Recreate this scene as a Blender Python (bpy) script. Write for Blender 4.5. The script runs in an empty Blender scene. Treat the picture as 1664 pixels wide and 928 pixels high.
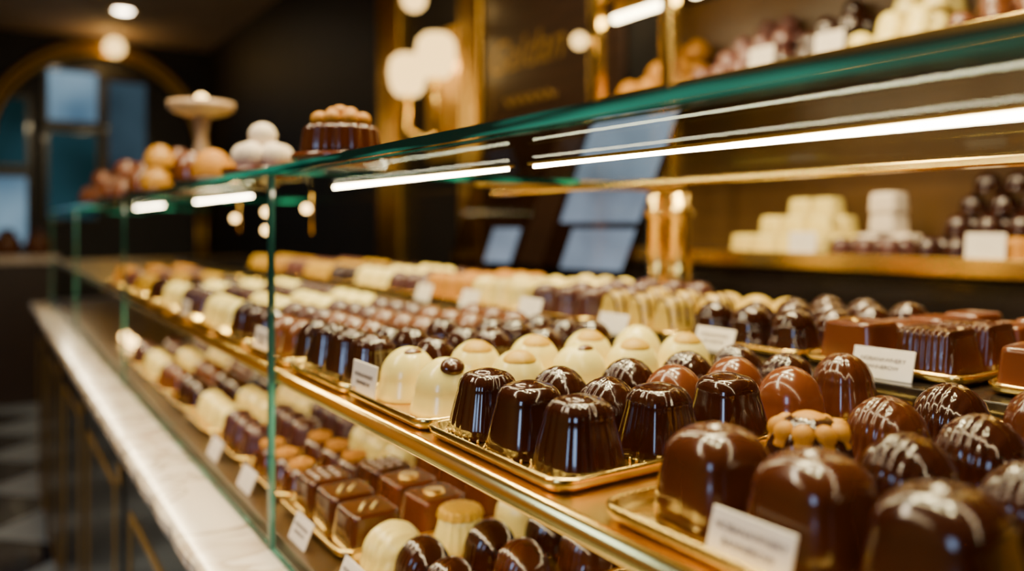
import bpy, bmesh, math, random
from mathutils import Vector, Matrix
from mathutils.bvhtree import BVHTree
random.seed(7)
PI = math.pi
G = 0.28      # metres per layout unit
ZC = 4.6      # floor lies this far below eye level (layout units)
C = bpy.context.scene.collection

# ------------------------------------------------------------------ materials
def mat(name, col, rough=.4, metal=0., coat=0., col2=None, scale=6., stretch=(1,1,1), emit=None, estr=0., sss=0., bump=0., lo=.35, hi=.7, glow=0., croug=.03):
    m = bpy.data.materials.new(name); m.use_nodes = True
    nt = m.node_tree; b = nt.nodes['Principled BSDF']
    b.inputs['Roughness'].default_value = rough
    b.inputs['Metallic'].default_value = metal
    b.inputs['Coat Weight'].default_value = coat
    b.inputs['Coat Roughness'].default_value = croug
    if sss:
        b.inputs['Subsurface Weight'].default_value = sss
        b.inputs['Subsurface Radius'].default_value = (.01, .006, .003)
        b.inputs['Subsurface Scale'].default_value = .6
    c2 = col2 if col2 else tuple(min(1, c*1.25) for c in col)
    tc = nt.nodes.new('ShaderNodeTexCoord'); mp = nt.nodes.new('ShaderNodeMapping')
    mp.inputs['Scale'].default_value = tuple(s/G for s in stretch)
    nz = nt.nodes.new('ShaderNodeTexNoise'); nz.inputs['Scale'].default_value = scale; nz.inputs['Detail'].default_value = 3
    cr = nt.nodes.new('ShaderNodeValToRGB')
    cr.color_ramp.elements[0].position = lo; cr.color_ramp.elements[1].position = hi
    cr.color_ramp.elements[0].color = (*col, 1); cr.color_ramp.elements[1].color = (*c2, 1)
    L = nt.links.new
    L(tc.outputs['Object'], mp.inputs['Vector']); L(mp.outputs[0], nz.inputs['Vector']); L(nz.outputs['Fac'], cr.inputs['Fac'])
    L(cr.outputs['Color'], b.inputs['Base Color'])
    if emit:
        b.inputs['Emission Color'].default_value = (*emit, 1); b.inputs['Emission Strength'].default_value = estr
    if glow:
        L(cr.outputs['Color'], b.inputs['Emission Color']); b.inputs['Emission Strength'].default_value = glow
    if bump:
        bp = nt.nodes.new('ShaderNodeBump'); bp.inputs['Strength'].default_value = bump; bp.inputs['Distance'].default_value = .002
        L(nz.outputs['Fac'], bp.inputs['Height']); L(bp.outputs[0], b.inputs['Normal'])
    return m

def emis(name, col, strength, col2=None, scale=2.):
    m = bpy.data.materials.new(name); m.use_nodes = True
    nt = m.node_tree; nt.nodes.clear()
    o = nt.nodes.new('ShaderNodeOutputMaterial'); e = nt.nodes.new('ShaderNodeEmission')
    e.inputs['Strength'].default_value = strength; e.inputs['Color'].default_value = (*col, 1)
    if col2:
        tc = nt.nodes.new('ShaderNodeTexCoord')
        nz = nt.nodes.new('ShaderNodeTexNoise'); nz.inputs['Scale'].default_value = scale
        cr = nt.nodes.new('ShaderNodeValToRGB'); cr.color_ramp.elements[0].position = .36; cr.color_ramp.elements[1].position = .68
        cr.color_ramp.elements[0].color = (*col, 1); cr.color_ramp.elements[1].color = (*col2, 1)
        nt.links.new(tc.outputs['Object'], nz.inputs['Vector'])
        nt.links.new(nz.outputs['Fac'], cr.inputs['Fac']); nt.links.new(cr.outputs['Color'], e.inputs['Color'])
    nt.links.new(e.outputs[0], o.inputs['Surface'])
    return m

def glass_mat(name, tint, k=.7, rough=0.0, glow=None, fac=0.):
    m = bpy.data.materials.new(name); m.use_nodes = True
    nt = m.node_tree; nt.nodes.clear(); L = nt.links.new
    o = nt.nodes.new('ShaderNodeOutputMaterial'); mx = nt.nodes.new('ShaderNodeMixShader')
    t = nt.nodes.new('ShaderNodeBsdfTransparent'); t.inputs['Color'].default_value = (*tint, 1)
    g = nt.nodes.new('ShaderNodeBsdfGlossy'); g.inputs['Roughness'].default_value = rough
    g.inputs['Color'].default_value = (.9, 1, .96, 1)
    fr = nt.nodes.new('ShaderNodeFresnel'); fr.inputs['IOR'].default_value = 1.45
    mu = nt.nodes.new('ShaderNodeMath'); mu.operation = 'MULTIPLY'; mu.inputs[1].default_value = k
    L(fr.outputs[0], mu.inputs[0]); L(mu.outputs[0], mx.inputs['Fac'])
    L(t.outputs[0], mx.inputs[1]); L(g.outputs[0], mx.inputs[2])
    if glow:                                    # emission mixed in to imitate a window reflection
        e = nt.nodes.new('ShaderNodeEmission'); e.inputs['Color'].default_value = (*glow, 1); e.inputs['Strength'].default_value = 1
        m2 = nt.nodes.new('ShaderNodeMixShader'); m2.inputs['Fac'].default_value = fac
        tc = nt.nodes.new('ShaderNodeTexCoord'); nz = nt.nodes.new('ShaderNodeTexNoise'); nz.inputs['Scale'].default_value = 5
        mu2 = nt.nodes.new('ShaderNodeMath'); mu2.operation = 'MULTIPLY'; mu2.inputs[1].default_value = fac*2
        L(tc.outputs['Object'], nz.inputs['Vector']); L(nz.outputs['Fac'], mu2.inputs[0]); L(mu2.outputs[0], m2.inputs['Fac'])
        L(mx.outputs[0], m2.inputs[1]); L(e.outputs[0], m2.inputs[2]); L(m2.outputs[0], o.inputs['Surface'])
    else: L(mx.outputs[0], o.inputs['Surface'])
    return m

def marble_mat(name):
    m = mat(name, (.8,.72,.62), .16, 0, .3)
    nt = m.node_tree; b = nt.nodes['Principled BSDF']; L = nt.links.new
    tc = nt.nodes.new('ShaderNodeTexCoord'); mp = nt.nodes.new('ShaderNodeMapping')
    mp.inputs['Scale'].default_value = (.8/G, 1.3/G, .8/G); mp.inputs['Rotation'].default_value = (0, .3, .6)
    w = nt.nodes.new('ShaderNodeTexNoise'); w.inputs['Scale'].default_value = 1.5; w.inputs['Detail'].default_value = 4; w.inputs['Distortion'].default_value = 1.6
    cr = nt.nodes.new('ShaderNodeValToRGB'); e = cr.color_ramp.elements
    e[0].position = .3; e[0].color = (.88,.80,.70,1)
    e[1].position = .7; e[1].color = (.9,.83,.74,1)
    for p, c in ((.45,(.86,.77,.66,1)), (.485,(.36,.26,.17,1)), (.51,(.87,.79,.68,1)), (.6,(.6,.48,.37,1)), (.62,(.88,.80,.71,1))):
        q = e.new(p); q.color = c
    L(tc.outputs['Object'], mp.inputs['Vector']); L(mp.outputs[0], w.inputs['Vector'])
    L(w.outputs['Fac'], cr.inputs['Fac']); L(cr.outputs['Color'], b.inputs['Base Color'])
    return m

def checker_mat(name):
    m = mat(name, (.5,.5,.5), .15, 0, .2)
    nt = m.node_tree; b = nt.nodes['Principled BSDF']; L = nt.links.new
    tc = nt.nodes.new('ShaderNodeTexCoord'); mp = nt.nodes.new('ShaderNodeMapping')
    mp.inputs['Rotation'].default_value = (0, 0, .785)
    ck = nt.nodes.new('ShaderNodeTexChecker'); ck.inputs['Scale'].default_value = .6/G
    ck.inputs['Color1'].default_value = (.42,.52,.68,1); ck.inputs['Color2'].default_value = (.02,.02,.035,1)
    L(tc.outputs['Object'], mp.inputs['Vector']); L(mp.outputs[0], ck.inputs['Vector']); L(ck.outputs['Color'], b.inputs['Base Color'])
    return m

M = {}
M['dark'] = mat('dark_chocolate', (.023,.0050,.0019), .12, 0, .3, (.035,.0083,.0031), 4)
M['satindark'] = mat('satin_dark_chocolate', (.023,.0052,.0020), .15, 0, .15, (.035,.0083,.0031), 4)
M['satin'] = mat('satin_milk_chocolate', (.05,.0118,.0031), .16, 0, .15, (.07,.0172,.0045), 4)
M['milk'] = mat('milk_chocolate', (.115,.027,.0053), .2, 0, .25, (.145,.036,.008), 4)
M['milkdark'] = mat('half_dark_chocolate', (.054,.0126,.0031), .17, 0, .3, (.075,.018,.0047), 4)
M['cream'] = mat('white_chocolate', (.85,.70,.185), .26, 0, .35, (.89,.75,.24), 4, sss=.06)
M['butter'] = mat('butter_chocolate', (.56,.39,.055), .28, 0, .3, (.64,.46,.08), 4)
M['caramel'] = mat('caramel_chocolate', (.40,.19,.005), .3, 0, .2, (.46,.23,.01), 4)
M['brown'] = mat('hazelnut_chocolate', (.105,.029,.0045), .24, 0, .3, (.14,.041,.0075), 4)
M['amber'] = mat('amber_icing', (.42,.175,.0), .6, 0, 0, (.48,.21,.0), 8)
M['yellow'] = mat('yellow_icing', (.52,.29,.0), .5, 0, 0, (.58,.335,.0), 10)
M['mauve'] = mat('plum_chocolate', (.055,.016,.012), .25, 0, .3, (.08,.024,.018), 4)
M['pink'] = mat('rose_chocolate', (.11,.035,.028), .3, 0, .25, (.15,.05,.04), 4)
M['white'] = mat('meringue_white', (.78,.67,.53), .5, 0, 0, (.84,.74,.61), 6)
M['parchment'] = mat('warm_porcelain', (.36,.25,.15), .3, 0, .3, (.44,.31,.19), 6)
M['gold'] = mat('polished_gold', (.98,.68,.17), .19, 1, 0, (1.0,.74,.24), 3)
M['brass'] = mat('brushed_brass', (.76,.52,.13), .28, 1, 0, (.88,.62,.18), 2, (6,.4,6))
M['goldpaint'] = mat('gold_leaf_inlay', (.45,.26,.035), .35, .4, .2, (.53,.32,.055), 3)
M['dullgold'] = mat('dull_gold_lettering', (.26,.145,.022), .4, .3, 0, (.32,.185,.032), 3)
M['bronze'] = mat('dark_bronze', (.40,.24,.05), .32, 1, 0, (.5,.31,.075), 2, (4,.5,4))
M['deck'] = mat('dark_bronze_deck', (.09,.052,.015), .3, .6, .2, (.13,.075,.022), 2, (4,.5,4))
M['lacquer'] = mat('black_lacquer', (.010,.0075,.006), .22, 0, .4, (.017,.012,.010), 2)
M['cabinet'] = mat('black_cabinet_paint', (.009,.007,.006), .28, 0, .2, (.015,.012,.010), 2)
M['wood'] = mat('dark_walnut', (.022,.010,.005), .35, 0, .2, (.04,.018,.009), 2, (6,.5,6))
M['darkwall'] = mat('dark_wall_paint', (.006,.0045,.003), .55, 0, 0, (.010,.007,.005), 1)
M['goldwall'] = mat('amber_plaster_wall', (.36,.20,.065), .6, 0, 0, (.44,.25,.085), 1)
M['panelwall'] = mat('brown_wall_panel', (.09,.043,.008), .4, 0, 0, (.135,.067,.014), 1)
M['ceil'] = mat('warm_ceiling', (.40,.29,.19), .7, 0, 0, (.45,.33,.22), 1)
M['paper'] = mat('card_paper', (.82,.75,.66), .6, 0, 0, (.86,.8,.72), 20)
M['ink'] = mat('card_ink', (.1,.07,.06), .6)
M['edge'] = mat('green_glass_edge', (.0,.018,.013), .05, 0, .5, (.04,.55,.37), 1.3, (3,.6,12), lo=.47, hi=.72, glow=.30)  # bright streaks and emission paint light glints into the glass edge
M['edgev'] = mat('green_glass_side_edge', (.012,.05,.037), .05, 0, .5, (.08,.30,.22), 1.4, (3,3,.7), lo=.4, hi=.75, glow=.10)  # faint emission imitates light glowing in the side edges
M['plate'] = glass_mat('clear_top_glass', (.95,.985,.97), .022)
M['blue_reflection'] = glass_mat('painted_blue_reflection', (.85,.9,.95), .1, .1, (.52,.64,.8), .28)  # self-lit blue standing in for window reflections
M['reflection_back'] = glass_mat('reflection_backing_glass', (.68,.6,.5), .06, .05)  # see-through backing for the painted blue reflections
M['led'] = emis('led_strip_light', (1,.84,.54), 64)
M['shelfled'] = emis('wall_shelf_light', (1,.80,.44), 22)
M['fill_low'] = emis('under_shelf_fill_glow', (1,.82,.50), 44)  # for strips added out of sight to brighten what lies below
M['globe'] = emis('lamp_globe_glow', (1,.62,.20), 3.6)
M['added_light_point'] = emis('light_point_glow', (1,.62,.20), 9)  # for balls added as blurred points of light
M['spot'] = emis('downlight_glow', (1,.8,.55), 30)
M['bluewin'] = emis('window_sky_glow', (.05,.17,.32), .5, (.5,.78,1.0), 1.1)
M['greywin'] = emis('window_street_glow', (.03,.06,.09), .35, (.15,.26,.34), 1.1)
M['greenwin'] = emis('window_garden_glow', (.006,.02,.015), .4, (.04,.14,.18), 1.)
M['marble'] = marble_mat('veined_marble')
M['tile'] = checker_mat('checker_floor_tiles')

# ------------------------------------------------------------------ mesh helpers
def new_mesh(name, bm, mats, smooth=True):
    me = bpy.data.meshes.new(name); bmesh.ops.recalc_face_normals(bm, faces=bm.faces[:])
    bm.to_mesh(me); bm.free()
    for m in (mats if isinstance(mats, (list, tuple)) else [mats]): me.materials.append(m)
    if smooth:
        for p in me.polygons: p.use_smooth = True
    return me

def bx(bm, x0, x1, y0, y1, z0, z1, bev=0., seg=2, mi=0):
    vs = [bm.verts.new((x, y, z)) for x in (x0, x1) for y in (y0, y1) for z in (z0, z1)]
    fs = [bm.faces.new([vs[i] for i in q]) for q in ((0,1,3,2),(4,6,7,5),(0,4,5,1),(2,3,7,6),(0,2,6,4),(1,5,7,3))]
    for f in fs: f.material_index = mi
    if bev:
        es = list({e for f in fs for e in f.edges})
        bmesh.ops.bevel(bm, geom=es, offset=bev, segments=seg, affect='EDGES', profile=.5)
    return fs

def tube(bm, pts, r, seg=6):
    pts = [Vector(p) for p in pts]; rings = []
    for i, p in enumerate(pts):
        t = (pts[min(i+1, len(pts)-1)] - pts[max(i-1, 0)]).normalized()
        a = t.cross(Vector((0,0,1)))
        if a.length < .05: a = t.cross(Vector((1,0,0)))
        a.normalize(); b = t.cross(a)
        rings.append([bm.verts.new(p + r*(math.cos(2*PI*k/seg)*a + math.sin(2*PI*k/seg)*b)) for k in range(seg)])
    for i in range(len(rings)-1):
        for k in range(seg):
            bm.faces.new((rings[i][k], rings[i][(k+1)%seg], rings[i+1][(k+1)%seg], rings[i+1][k]))
    bm.faces.new(rings[0]); bm.faces.new(rings[-1])

def ball(bm, c, r, sc=(1,1,1), u=14, v=9):
    bmesh.ops.create_uvsphere(bm, u_segments=u, v_segments=v, radius=r, matrix=Matrix.Translation(c) @ Matrix.Diagonal((*sc, 1)))

def skin(bm, rings):
    for a, b in zip(rings, rings[1:]):
        n = max(len(a), len(b))
        for k in range(n):
            k2 = (k+1) % n
            if len(a) == 1 and len(b) == 1: continue
            if len(a) == 1: bm.faces.new((a[0], b[k2], b[k]))
            elif len(b) == 1: bm.faces.new((a[k], a[k2], b[0]))
            else: bm.faces.new((a[k], a[k2], b[k2], b[k]))

def lathe(bm, prof, c=(0,0,0), seg=32):
    rings = []
    for r, z in prof:
        if r < 1e-5: rings.append([bm.verts.new((c[0], c[1], c[2]+z))])
        else: rings.append([bm.verts.new((c[0]+r*math.cos(2*PI*k/seg), c[1]+r*math.sin(2*PI*k/seg), c[2]+z)) for k in range(seg)])
    skin(bm, rings)

def extr(bm, prof, y0, y1):
    a = [bm.verts.new((x, y0, z)) for x, z in prof]; b = [bm.verts.new((x, y1, z)) for x, z in prof]
    n = len(prof)
    for i in range(n): bm.faces.new((a[i], a[(i+1)%n], b[(i+1)%n], b[i]))
    bm.faces.new(a); bm.faces.new(b[::-1])

def choc(bm, w, d, h, n=2.2, taper=.8, sh=.45, sr=None, flute=0, fk=0, groove=0, gk=7, axis=0, segs=56, crown=.03, c=(0,0,0), power=1.3):
    sr = taper if sr is None else min(sr, taper)
    zs = h*(1-sh)
    prof = [(.95, 0), (1, .03*h)]
    for i in range(1, 6):
        t = i/5; prof.append((1+(taper-1)*t**power, .03*h + (zs-.03*h)*t))
    for i in range(1, 15):
        a = PI/2*i/14; prof.append((taper-sr+sr*math.cos(a), zs + h*sh*math.sin(a)))
    if sr < taper-.01:
        r0 = taper-sr
        for i in range(1, 7):
            t = i/6; prof.append((r0*(1-t), h + crown*h*(1-(1-t)**2)))
    prof[-1] = (0, prof[-1][1])
    prof.insert(0, (0, 0))
    rings = []
    def deform(x, y, z):
        if groove:
            u = (x/(w/2)) if axis == 0 else (y/(d/2))
            m = abs(math.cos(PI*gk/2*u))
            k = 1 + groove*(m-.6)*min(1, z/(.2*h))
            z *= k
            if axis == 0: y *= k
            else: x *= k
        return (c[0]+x, c[1]+y, c[2]+z)
    for rho, z in prof:
        if rho == 0: rings.append([bm.verts.new(deform(0, 0, z))]); continue
        ring = []
        ne = n if n > 4 else 2 + (n-2)*min(1, rho/.9)**2.5      # rounder towards the crown
        for k in range(segs):
            t = 2*PI*(k+.5)/segs; ct, st = math.cos(t), math.sin(t)
            se = (abs(ct)**ne + abs(st)**ne)**(-1/ne)
            f = 1 + (flute*(abs(math.cos(fk*t/2))-.6)*min(1, rho/.45) if flute else 0)
            ring.append(bm.verts.new(deform(w/2*rho*se*ct*f, d/2*rho*se*st*f, z)))
        rings.append(ring)
    skin(bm, rings)

# ------------------------------------------------------------------ object helpers
LABELS = {}
def setp(o, label, cat, group=None):
    o['label'] = label; o['category'] = cat
    LABELS.setdefault(label, []).append(o.name)
    if group: o['group'] = group
def thing(name, label, cat, loc, rot=(0,0,0), group=None):
    o = bpy.data.objects.new(name, None); o.empty_display_size = .05; C.objects.link(o)
    o.location = loc; o.rotation_euler = rot; setp(o, label, cat, group); return o
def part(parent, name, me, label=None, loc=(0,0,0), rot=(0,0,0)):
    o = bpy.data.objects.new(name, me); C.objects.link(o); o.parent = parent
    o.location = loc; o.rotation_euler = rot
    if label: o['label'] = label
    return o
def wpart(parent, name, bm, m, smooth=False, label=None):          # mesh given in layout coordinates, parented to a thing
    p = parent; off = Vector((0,0,0))
    while p: off += p.location; p = p.parent
    me = new_mesh(name, bm, m, smooth); me.transform(Matrix.Translation(-off))
    return part(parent, name, me, label)
def single(name, me, label, cat, loc=(0,0,0), rot=(0,0,0), group=None):
    o = bpy.data.objects.new(name, me); C.objects.link(o); o.location = loc; o.rotation_euler = rot
    setp(o, label, cat, group); return o
def struct(name, bm, m, smooth=False):
    o = bpy.data.objects.new(name, new_mesh(name, bm, m, smooth)); C.objects.link(o); o['kind'] = 'structure'; return o
def sub(parent, name, bm, m, smooth=False):
    o = bpy.data.objects.new(name, new_mesh(name, bm, m, smooth)); C.objects.link(o); o.parent = parent; return o

# ------------------------------------------------------------------ chocolate kinds
def body(mk, **k):
    bm = bmesh.new(); choc(bm, **k); return new_mesh('body', bm, M[mk])
def bead_ring(w, d, n, r, cnt=30):
    bm = bmesh.new()
    for i in range(cnt):
        t = 2*PI*i/cnt; ct, st = math.cos(t), math.sin(t); se = (abs(ct)**n+abs(st)**n)**(-1/n)
        ball(bm, (w/2*1.015*se*ct, d/2*1.015*se*st, r*.95), r, u=6, v=5)
    return new_mesh('beaded_rim', bm, M['gold'])
def bvh(me): return BVHTree.FromPolygons([v.co for v in me.vertices], [list(p.vertices) for p in me.polygons])
def patch(bodyme, mk, d, rx, ry, h, ctr=.09, name='topping'):      # icing that lies on the dome, facing direction d
    tr = bvh(bodyme); bm = bmesh.new(); rings = []; N = 9
    d = Vector(d).normalized(); a1 = d.cross(Vector((0,0,1))).normalized(); a2 = a1.cross(d).normalized(); c0 = Vector((0,0,ctr))
    for i in range(N+1):
        rho = i/N; ring = []
        for k in range(1 if i == 0 else 32):
            a = 2*PI*k/32
            o = c0 + d*1.0 + a1*(rx*rho*math.cos(a)+1e-5) + a2*(ry*rho*math.sin(a)+1e-5)
            hit = tr.ray_cast(o, -d)
            p, nn = (hit[0], hit[1]) if hit[0] else (c0+d*.08, d)
            ring.append(bm.verts.new(p + nn*(h*math.sqrt(max(0, 1-rho**3)) - .0012)))
        rings.append(ring)
    skin(bm, rings); return new_mesh(name, bm, M[mk])
def flower(mk, z, w):
    bm = bmesh.new(); choc(bm, w, w, w*.34, 2, .94, .7, None, .16, 9, segs=90, c=(0,0,z-.008))
    for i in range(9):
        t = 2*PI*i/9; ball(bm, (w*.38*math.cos(t), w*.38*math.sin(t), z+w*.12), w*.15, u=12, v=8)
    ball(bm, (0,0,z+w*.2), w*.28, (1,1,.6), u=14, v=9)
    return new_mesh('blossom_topping', bm, M[mk])
def drizzle(bodyme, mk, lines, r, w):
    tr = bvh(bodyme); bm = bmesh.new()
    for off, slant in lines:
        pts = []
        for i in range(25):
            t = -w*.47 + w*.94*i/24
            hit = tr.ray_cast(Vector((off+slant*t, t, 1)), Vector((0,0,-1)))
            if hit[0] and hit[0].z > .02: pts.append(hit[0]+hit[1]*r*.3)
        if len(pts) > 3: tube(bm, pts, r, 6)
    return new_mesh('drizzle', bm, M[mk])
def dots(mk, z, spots, r):
    bm = bmesh.new()
    for x, y in spots: ball(bm, (x, y, z), r, (1,1,.5), 8, 6)
    return new_mesh('dots', bm, M[mk])
def coin(mk, z, r):
    bm = bmesh.new(); lathe(bm, [(0,z-.004),(r,z-.004),(r,z+.003),(r*.85,z+.007),(0,z+.007)], seg=24); return new_mesh('disc_topping', bm, M[mk])
def streaks(mk, z, L):
    bm = bmesh.new()
    for a, b in L: tube(bm, [(a[0],a[1],z), ((a[0]+b[0])/2,(a[1]+b[1])/2,z+.002), (b[0],b[1],z)], .004, 6)
    return new_mesh('piped_lines', bm, M[mk])

K = {}
def kind(key, name, look, parts): K[key] = (name, look, parts)
W = .198
kind('dark_fluted', 'fluted_bonbon', 'tall dark fluted bonbon', [('body', body('dark', w=W, d=W, h=.165, n=2.9, taper=.76, sh=.28, sr=.33, flute=.03, fk=20, segs=120, power=1.15, crown=.06)), ('beaded_rim', bead_ring(W, W, 2.9, .0045))])
kind('dark_tall', 'tall_bonbon', 'tall smooth dark bonbon', [('body', body('dark', w=W, d=W, h=.165, n=3.1, taper=.77, sh=.27, sr=.31, segs=72, power=1.15, crown=.06)), ('beaded_rim', bead_ring(W, W, 3.1, .0045))])
kind('dark_dome', 'dome_bonbon', 'glossy dark dome bonbon', [('body', body('dark', w=.198, d=.198, h=.15, n=2.1, taper=.92, sh=.75))])
kind('dark_lobed', 'lobed_bonbon', 'dark lobed dome bonbon', [('body', body('dark', w=.2, d=.2, h=.165, n=2.2, taper=.84, sh=.55, flute=.045, fk=10, segs=80))])
kind('dark_striped', 'striped_bonbon', 'dark dome with arched ridges', [('body', body('dark', w=.2, d=.2, h=.155, n=2.2, taper=.9, sh=.7, groove=.035, gk=10, axis=1, segs=180))])
kind('milk_dome', 'dome_bonbon', 'smooth milk chocolate dome', [('body', body('milk', w=.2, d=.2, h=.165, n=2.3, taper=.88, sh=.65))])
kind('milk_striped', 'striped_bonbon', 'milk dome with arched ridges', [('body', body('milkdark', w=.2, d=.2, h=.155, n=2.3, taper=.88, sh=.66, groove=.035, gk=10, axis=1, segs=180))])
kind('milk_fluted', 'fluted_bonbon', 'milk chocolate bonbon with fluted sides', [('body', body('milkdark', w=.2, d=.2, h=.18, n=2.4, taper=.82, sh=.5, flute=.045, fk=14, segs=98))])
kind('milk_block', 'block_bonbon', 'rounded milk chocolate block', [('body', body('satin', w=.2, d=.2, h=.165, n=3.6, taper=.86, sh=.4, sr=.6, crown=.05, segs=96))])
kind('dark_block', 'block_bonbon', 'rounded dark chocolate block', [('body', body('satindark', w=.2, d=.2, h=.165, n=3.6, taper=.86, sh=.4, sr=.6, crown=.05, segs=96))])
bb = body('dark', w=.2, d=.2, h=.155, n=2.1, taper=.84, sh=.6, flute=.07, fk=16, segs=96)
kind('dark_flower', 'blossom_bonbon', 'dark bonbon with orange blossom top', [('body', bb), ('blossom_topping', flower('amber', .10, .156))])
cb = dict(w=.212, d=.212, h=.165, n=2.15, taper=.87, sh=.64)
cbm = body('cream', **cb)
kind('cream_spot', 'dome_bonbon', 'cream dome with brown oval top', [('body', cbm), ('topping', patch(cbm, 'milkdark', (-.1,-.6,.62), .038, .03, .02))])
kind('cream_yellow', 'dome_bonbon', 'cream dome with yellow oval top', [('body', cbm), ('topping', patch(cbm, 'yellow', (-.2,-.5,.8), .056, .036, .007))])
kind('cream_orange', 'dome_bonbon', 'cream dome with brown smear top', [('body', cbm), ('topping', patch(cbm, 'brown', (.0,-.5,.85), .034, .015, .007))])
kind('cream_dome', 'dome_bonbon', 'plain cream dome bonbon', [('body', cbm)])
csm = body('cream', w=.2, d=.2, h=.155, n=2.2, taper=.87, sh=.62)
kind('ivory_small', 'dome_bonbon', 'small plain ivory dome bonbon', [('body', csm)])
kind('cream_ridged', 'striped_bonbon', 'cream dome with arched ridges', [('body', body('cream', w=.23, d=.2, h=.14, n=2.2, taper=.9, sh=.7, groove=.10, gk=7, axis=1, segs=140))])
kind('cream_fluted', 'fluted_bonbon', 'cream bonbon with fluted sides', [('body', body('cream', w=.19, d=.19, h=.165, n=2.4, taper=.85, sh=.4, sr=.5, flute=.08, fk=12, segs=84))])
kind('cream_crown', 'crown_bonbon', 'cream fluted bonbon with yellow crown', [('body', body('cream', w=.2, d=.2, h=.12, n=2, taper=.8, sh=.3, sr=.35, flute=.09, fk=18, segs=108)), ('crown_topping', body('yellow', w=.165, d=.165, h=.036, n=2, taper=.95, sh=.5, sr=.3, flute=.14, fk=16, segs=96, c=(0,0,.109)))])
sqk = dict(w=.19, d=.19, h=.112, n=7, taper=.88, sh=.14, sr=.12, segs=72, power=1, crown=.0)
kind('square_lines', 'square_bonbon', 'milk square with white piped lines', [('body', body('milkdark', **sqk)), ('piped_lines', streaks('cream', .1135, [((-.04,-.03),(.0,.03)), ((.0,-.03),(.04,.02))]))])
kind('square_coin', 'square_bonbon', 'milk square with gold disc top', [('body', body('milk', **sqk)), ('disc_topping', coin('gold', .113, .036))])
kind('square_dots', 'square_bonbon', 'dark square with pale dots', [('body', body('milkdark', **sqk)), ('dots', dots('paper', .114, [(-.04,-.04),(0,-.04),(.04,-.04),(-.04,.0),(0,0),(.04,0),(-.04,.04),(0,.04),(.04,.04)], .008))])
kind('square_plain', 'square_bonbon', 'plain milk chocolate square', [('body', body('milk', **sqk))])
kind('bar_tick', 'square_bonbon', 'smooth milk square with gold tick', [('body', body('milk', w=.22, d=.22, h=.15, n=7, taper=.85, sh=.12, sr=.12, segs=72, power=1)), ('gold_mark', streaks('gold', .152, [((-.06,-.01),(-.03,-.03)), ((-.045,-.02),(-.045,.02))]))])
kind('bar_ridged', 'ridged_bonbon', 'milk square with sharp vertical ridges', [('body', body('milkdark', w=.22, d=.22, h=.15, n=7, taper=.84, sh=.13, sr=.13, groove=.07, gk=11, axis=1, segs=160, power=1))])
kind('bar_long', 'bar_bonbon', 'flat milk chocolate bar', [('body', body('milk', w=.235, d=.17, h=.13, n=7, taper=.88, sh=.15, sr=.12, segs=72, power=1))])
bq = body('butter', w=.19, d=.19, h=.165, n=3, taper=.8, sh=.4, sr=.5)
kind('caramel_drizzle', 'drizzled_bonbon', 'butter yellow bonbon with brown drizzle', [('body', bq), ('drizzle', drizzle(bq, 'milkdark', [(-.06,.25),(-.02,.3),(.025,.3),(.06,.25)], .006, .19))])
kind('caramel_dome', 'dome_bonbon', 'caramel coloured dome bonbon', [('body', body('caramel', w=.2, d=.2, h=.15, n=2.2, taper=.88, sh=.6))])
kind('ivory_dome', 'dome_bonbon', 'ivory flat dome bonbon', [('body', body('butter', w=.21, d=.21, h=.12, n=2.2, taper=.9, sh=.7))])
kind('brown_dome', 'dome_bonbon', 'hazelnut brown dome bonbon', [('body', body('brown', w=.2, d=.2, h=.15, n=2.1, taper=.9, sh=.7))])
kind('orange_fluted', 'fluted_bonbon', 'orange bonbon with fluted sides', [('body', body('amber', w=.19, d=.19, h=.16, n=2.4, taper=.84, sh=.4, sr=.5, flute=.08, fk=12, segs=84))])
kind('mauve_dome', 'dome_bonbon', 'plum brown dome bonbon', [('body', body('mauve', w=.2, d=.2, h=.15, n=2.2, taper=.86, sh=.6))])
kind('mauve_fluted', 'fluted_bonbon', 'plum brown fluted bonbon', [('body', body('mauve', w=.2, d=.2, h=.16, n=2.2, taper=.82, sh=.4, sr=.5, flute=.09, fk=10, segs=80))])
kind('pink_dome', 'dome_bonbon', 'dusky rose dome bonbon', [('body', body('pink', w=.2, d=.2, h=.15, n=2.2, taper=.88, sh=.6))])
kind('yellow_dome', 'dome_bonbon', 'golden yellow dome bonbon', [('body', body('yellow', w=.2, d=.2, h=.15, n=2.2, taper=.86, sh=.6))])
kind('dark_orange', 'blossom_bonbon', 'dark bonbon with orange cap', [('body', body('milkdark', w=.2, d=.2, h=.12, n=2.2, taper=.85, sh=.5)), ('blossom_topping', flower('amber', .105, .118))])
kind('cream_square', 'square_bonbon', 'cream coloured square', [('body', body('cream', w=.2, d=.2, h=.14, n=5, taper=.92, sh=.2, sr=.2))])
kind('white_square', 'square_bonbon', 'white square confection', [('body', body('white', w=.24, d=.24, h=.17, n=6, taper=.95, sh=.2, sr=.2))])
kind('pastry_ball', 'pastry_ball', 'glazed orange brown pastry', [('body', body('brown', w=.3, d=.3, h=.22, n=2, taper=1, sh=.8))])
kind('pastry_orange', 'pastry_ball', 'bright orange pastry', [('body', body('amber', w=.3, d=.3, h=.22, n=2, taper=1, sh=.8))])
kind('pastry_cream', 'pastry_ball', 'golden caramel pastry', [('body', body('caramel', w=.3, d=.3, h=.22, n=2, taper=1, sh=.8))])

def put(key, loc, label, group, rz=0., s=1., cat='chocolate'):
    name, look, parts = K[key]
    if len(parts) == 1:
        o = single(name, parts[0][1], label, cat, loc, (0,0,rz), group)
        o.scale = (s, s, s); return o
    o = thing(name, label, cat, loc, (0,0,rz), group); o.scale = (s, s, s)
    for pn, me in parts: part(o, pn, me)
    return o

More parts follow.
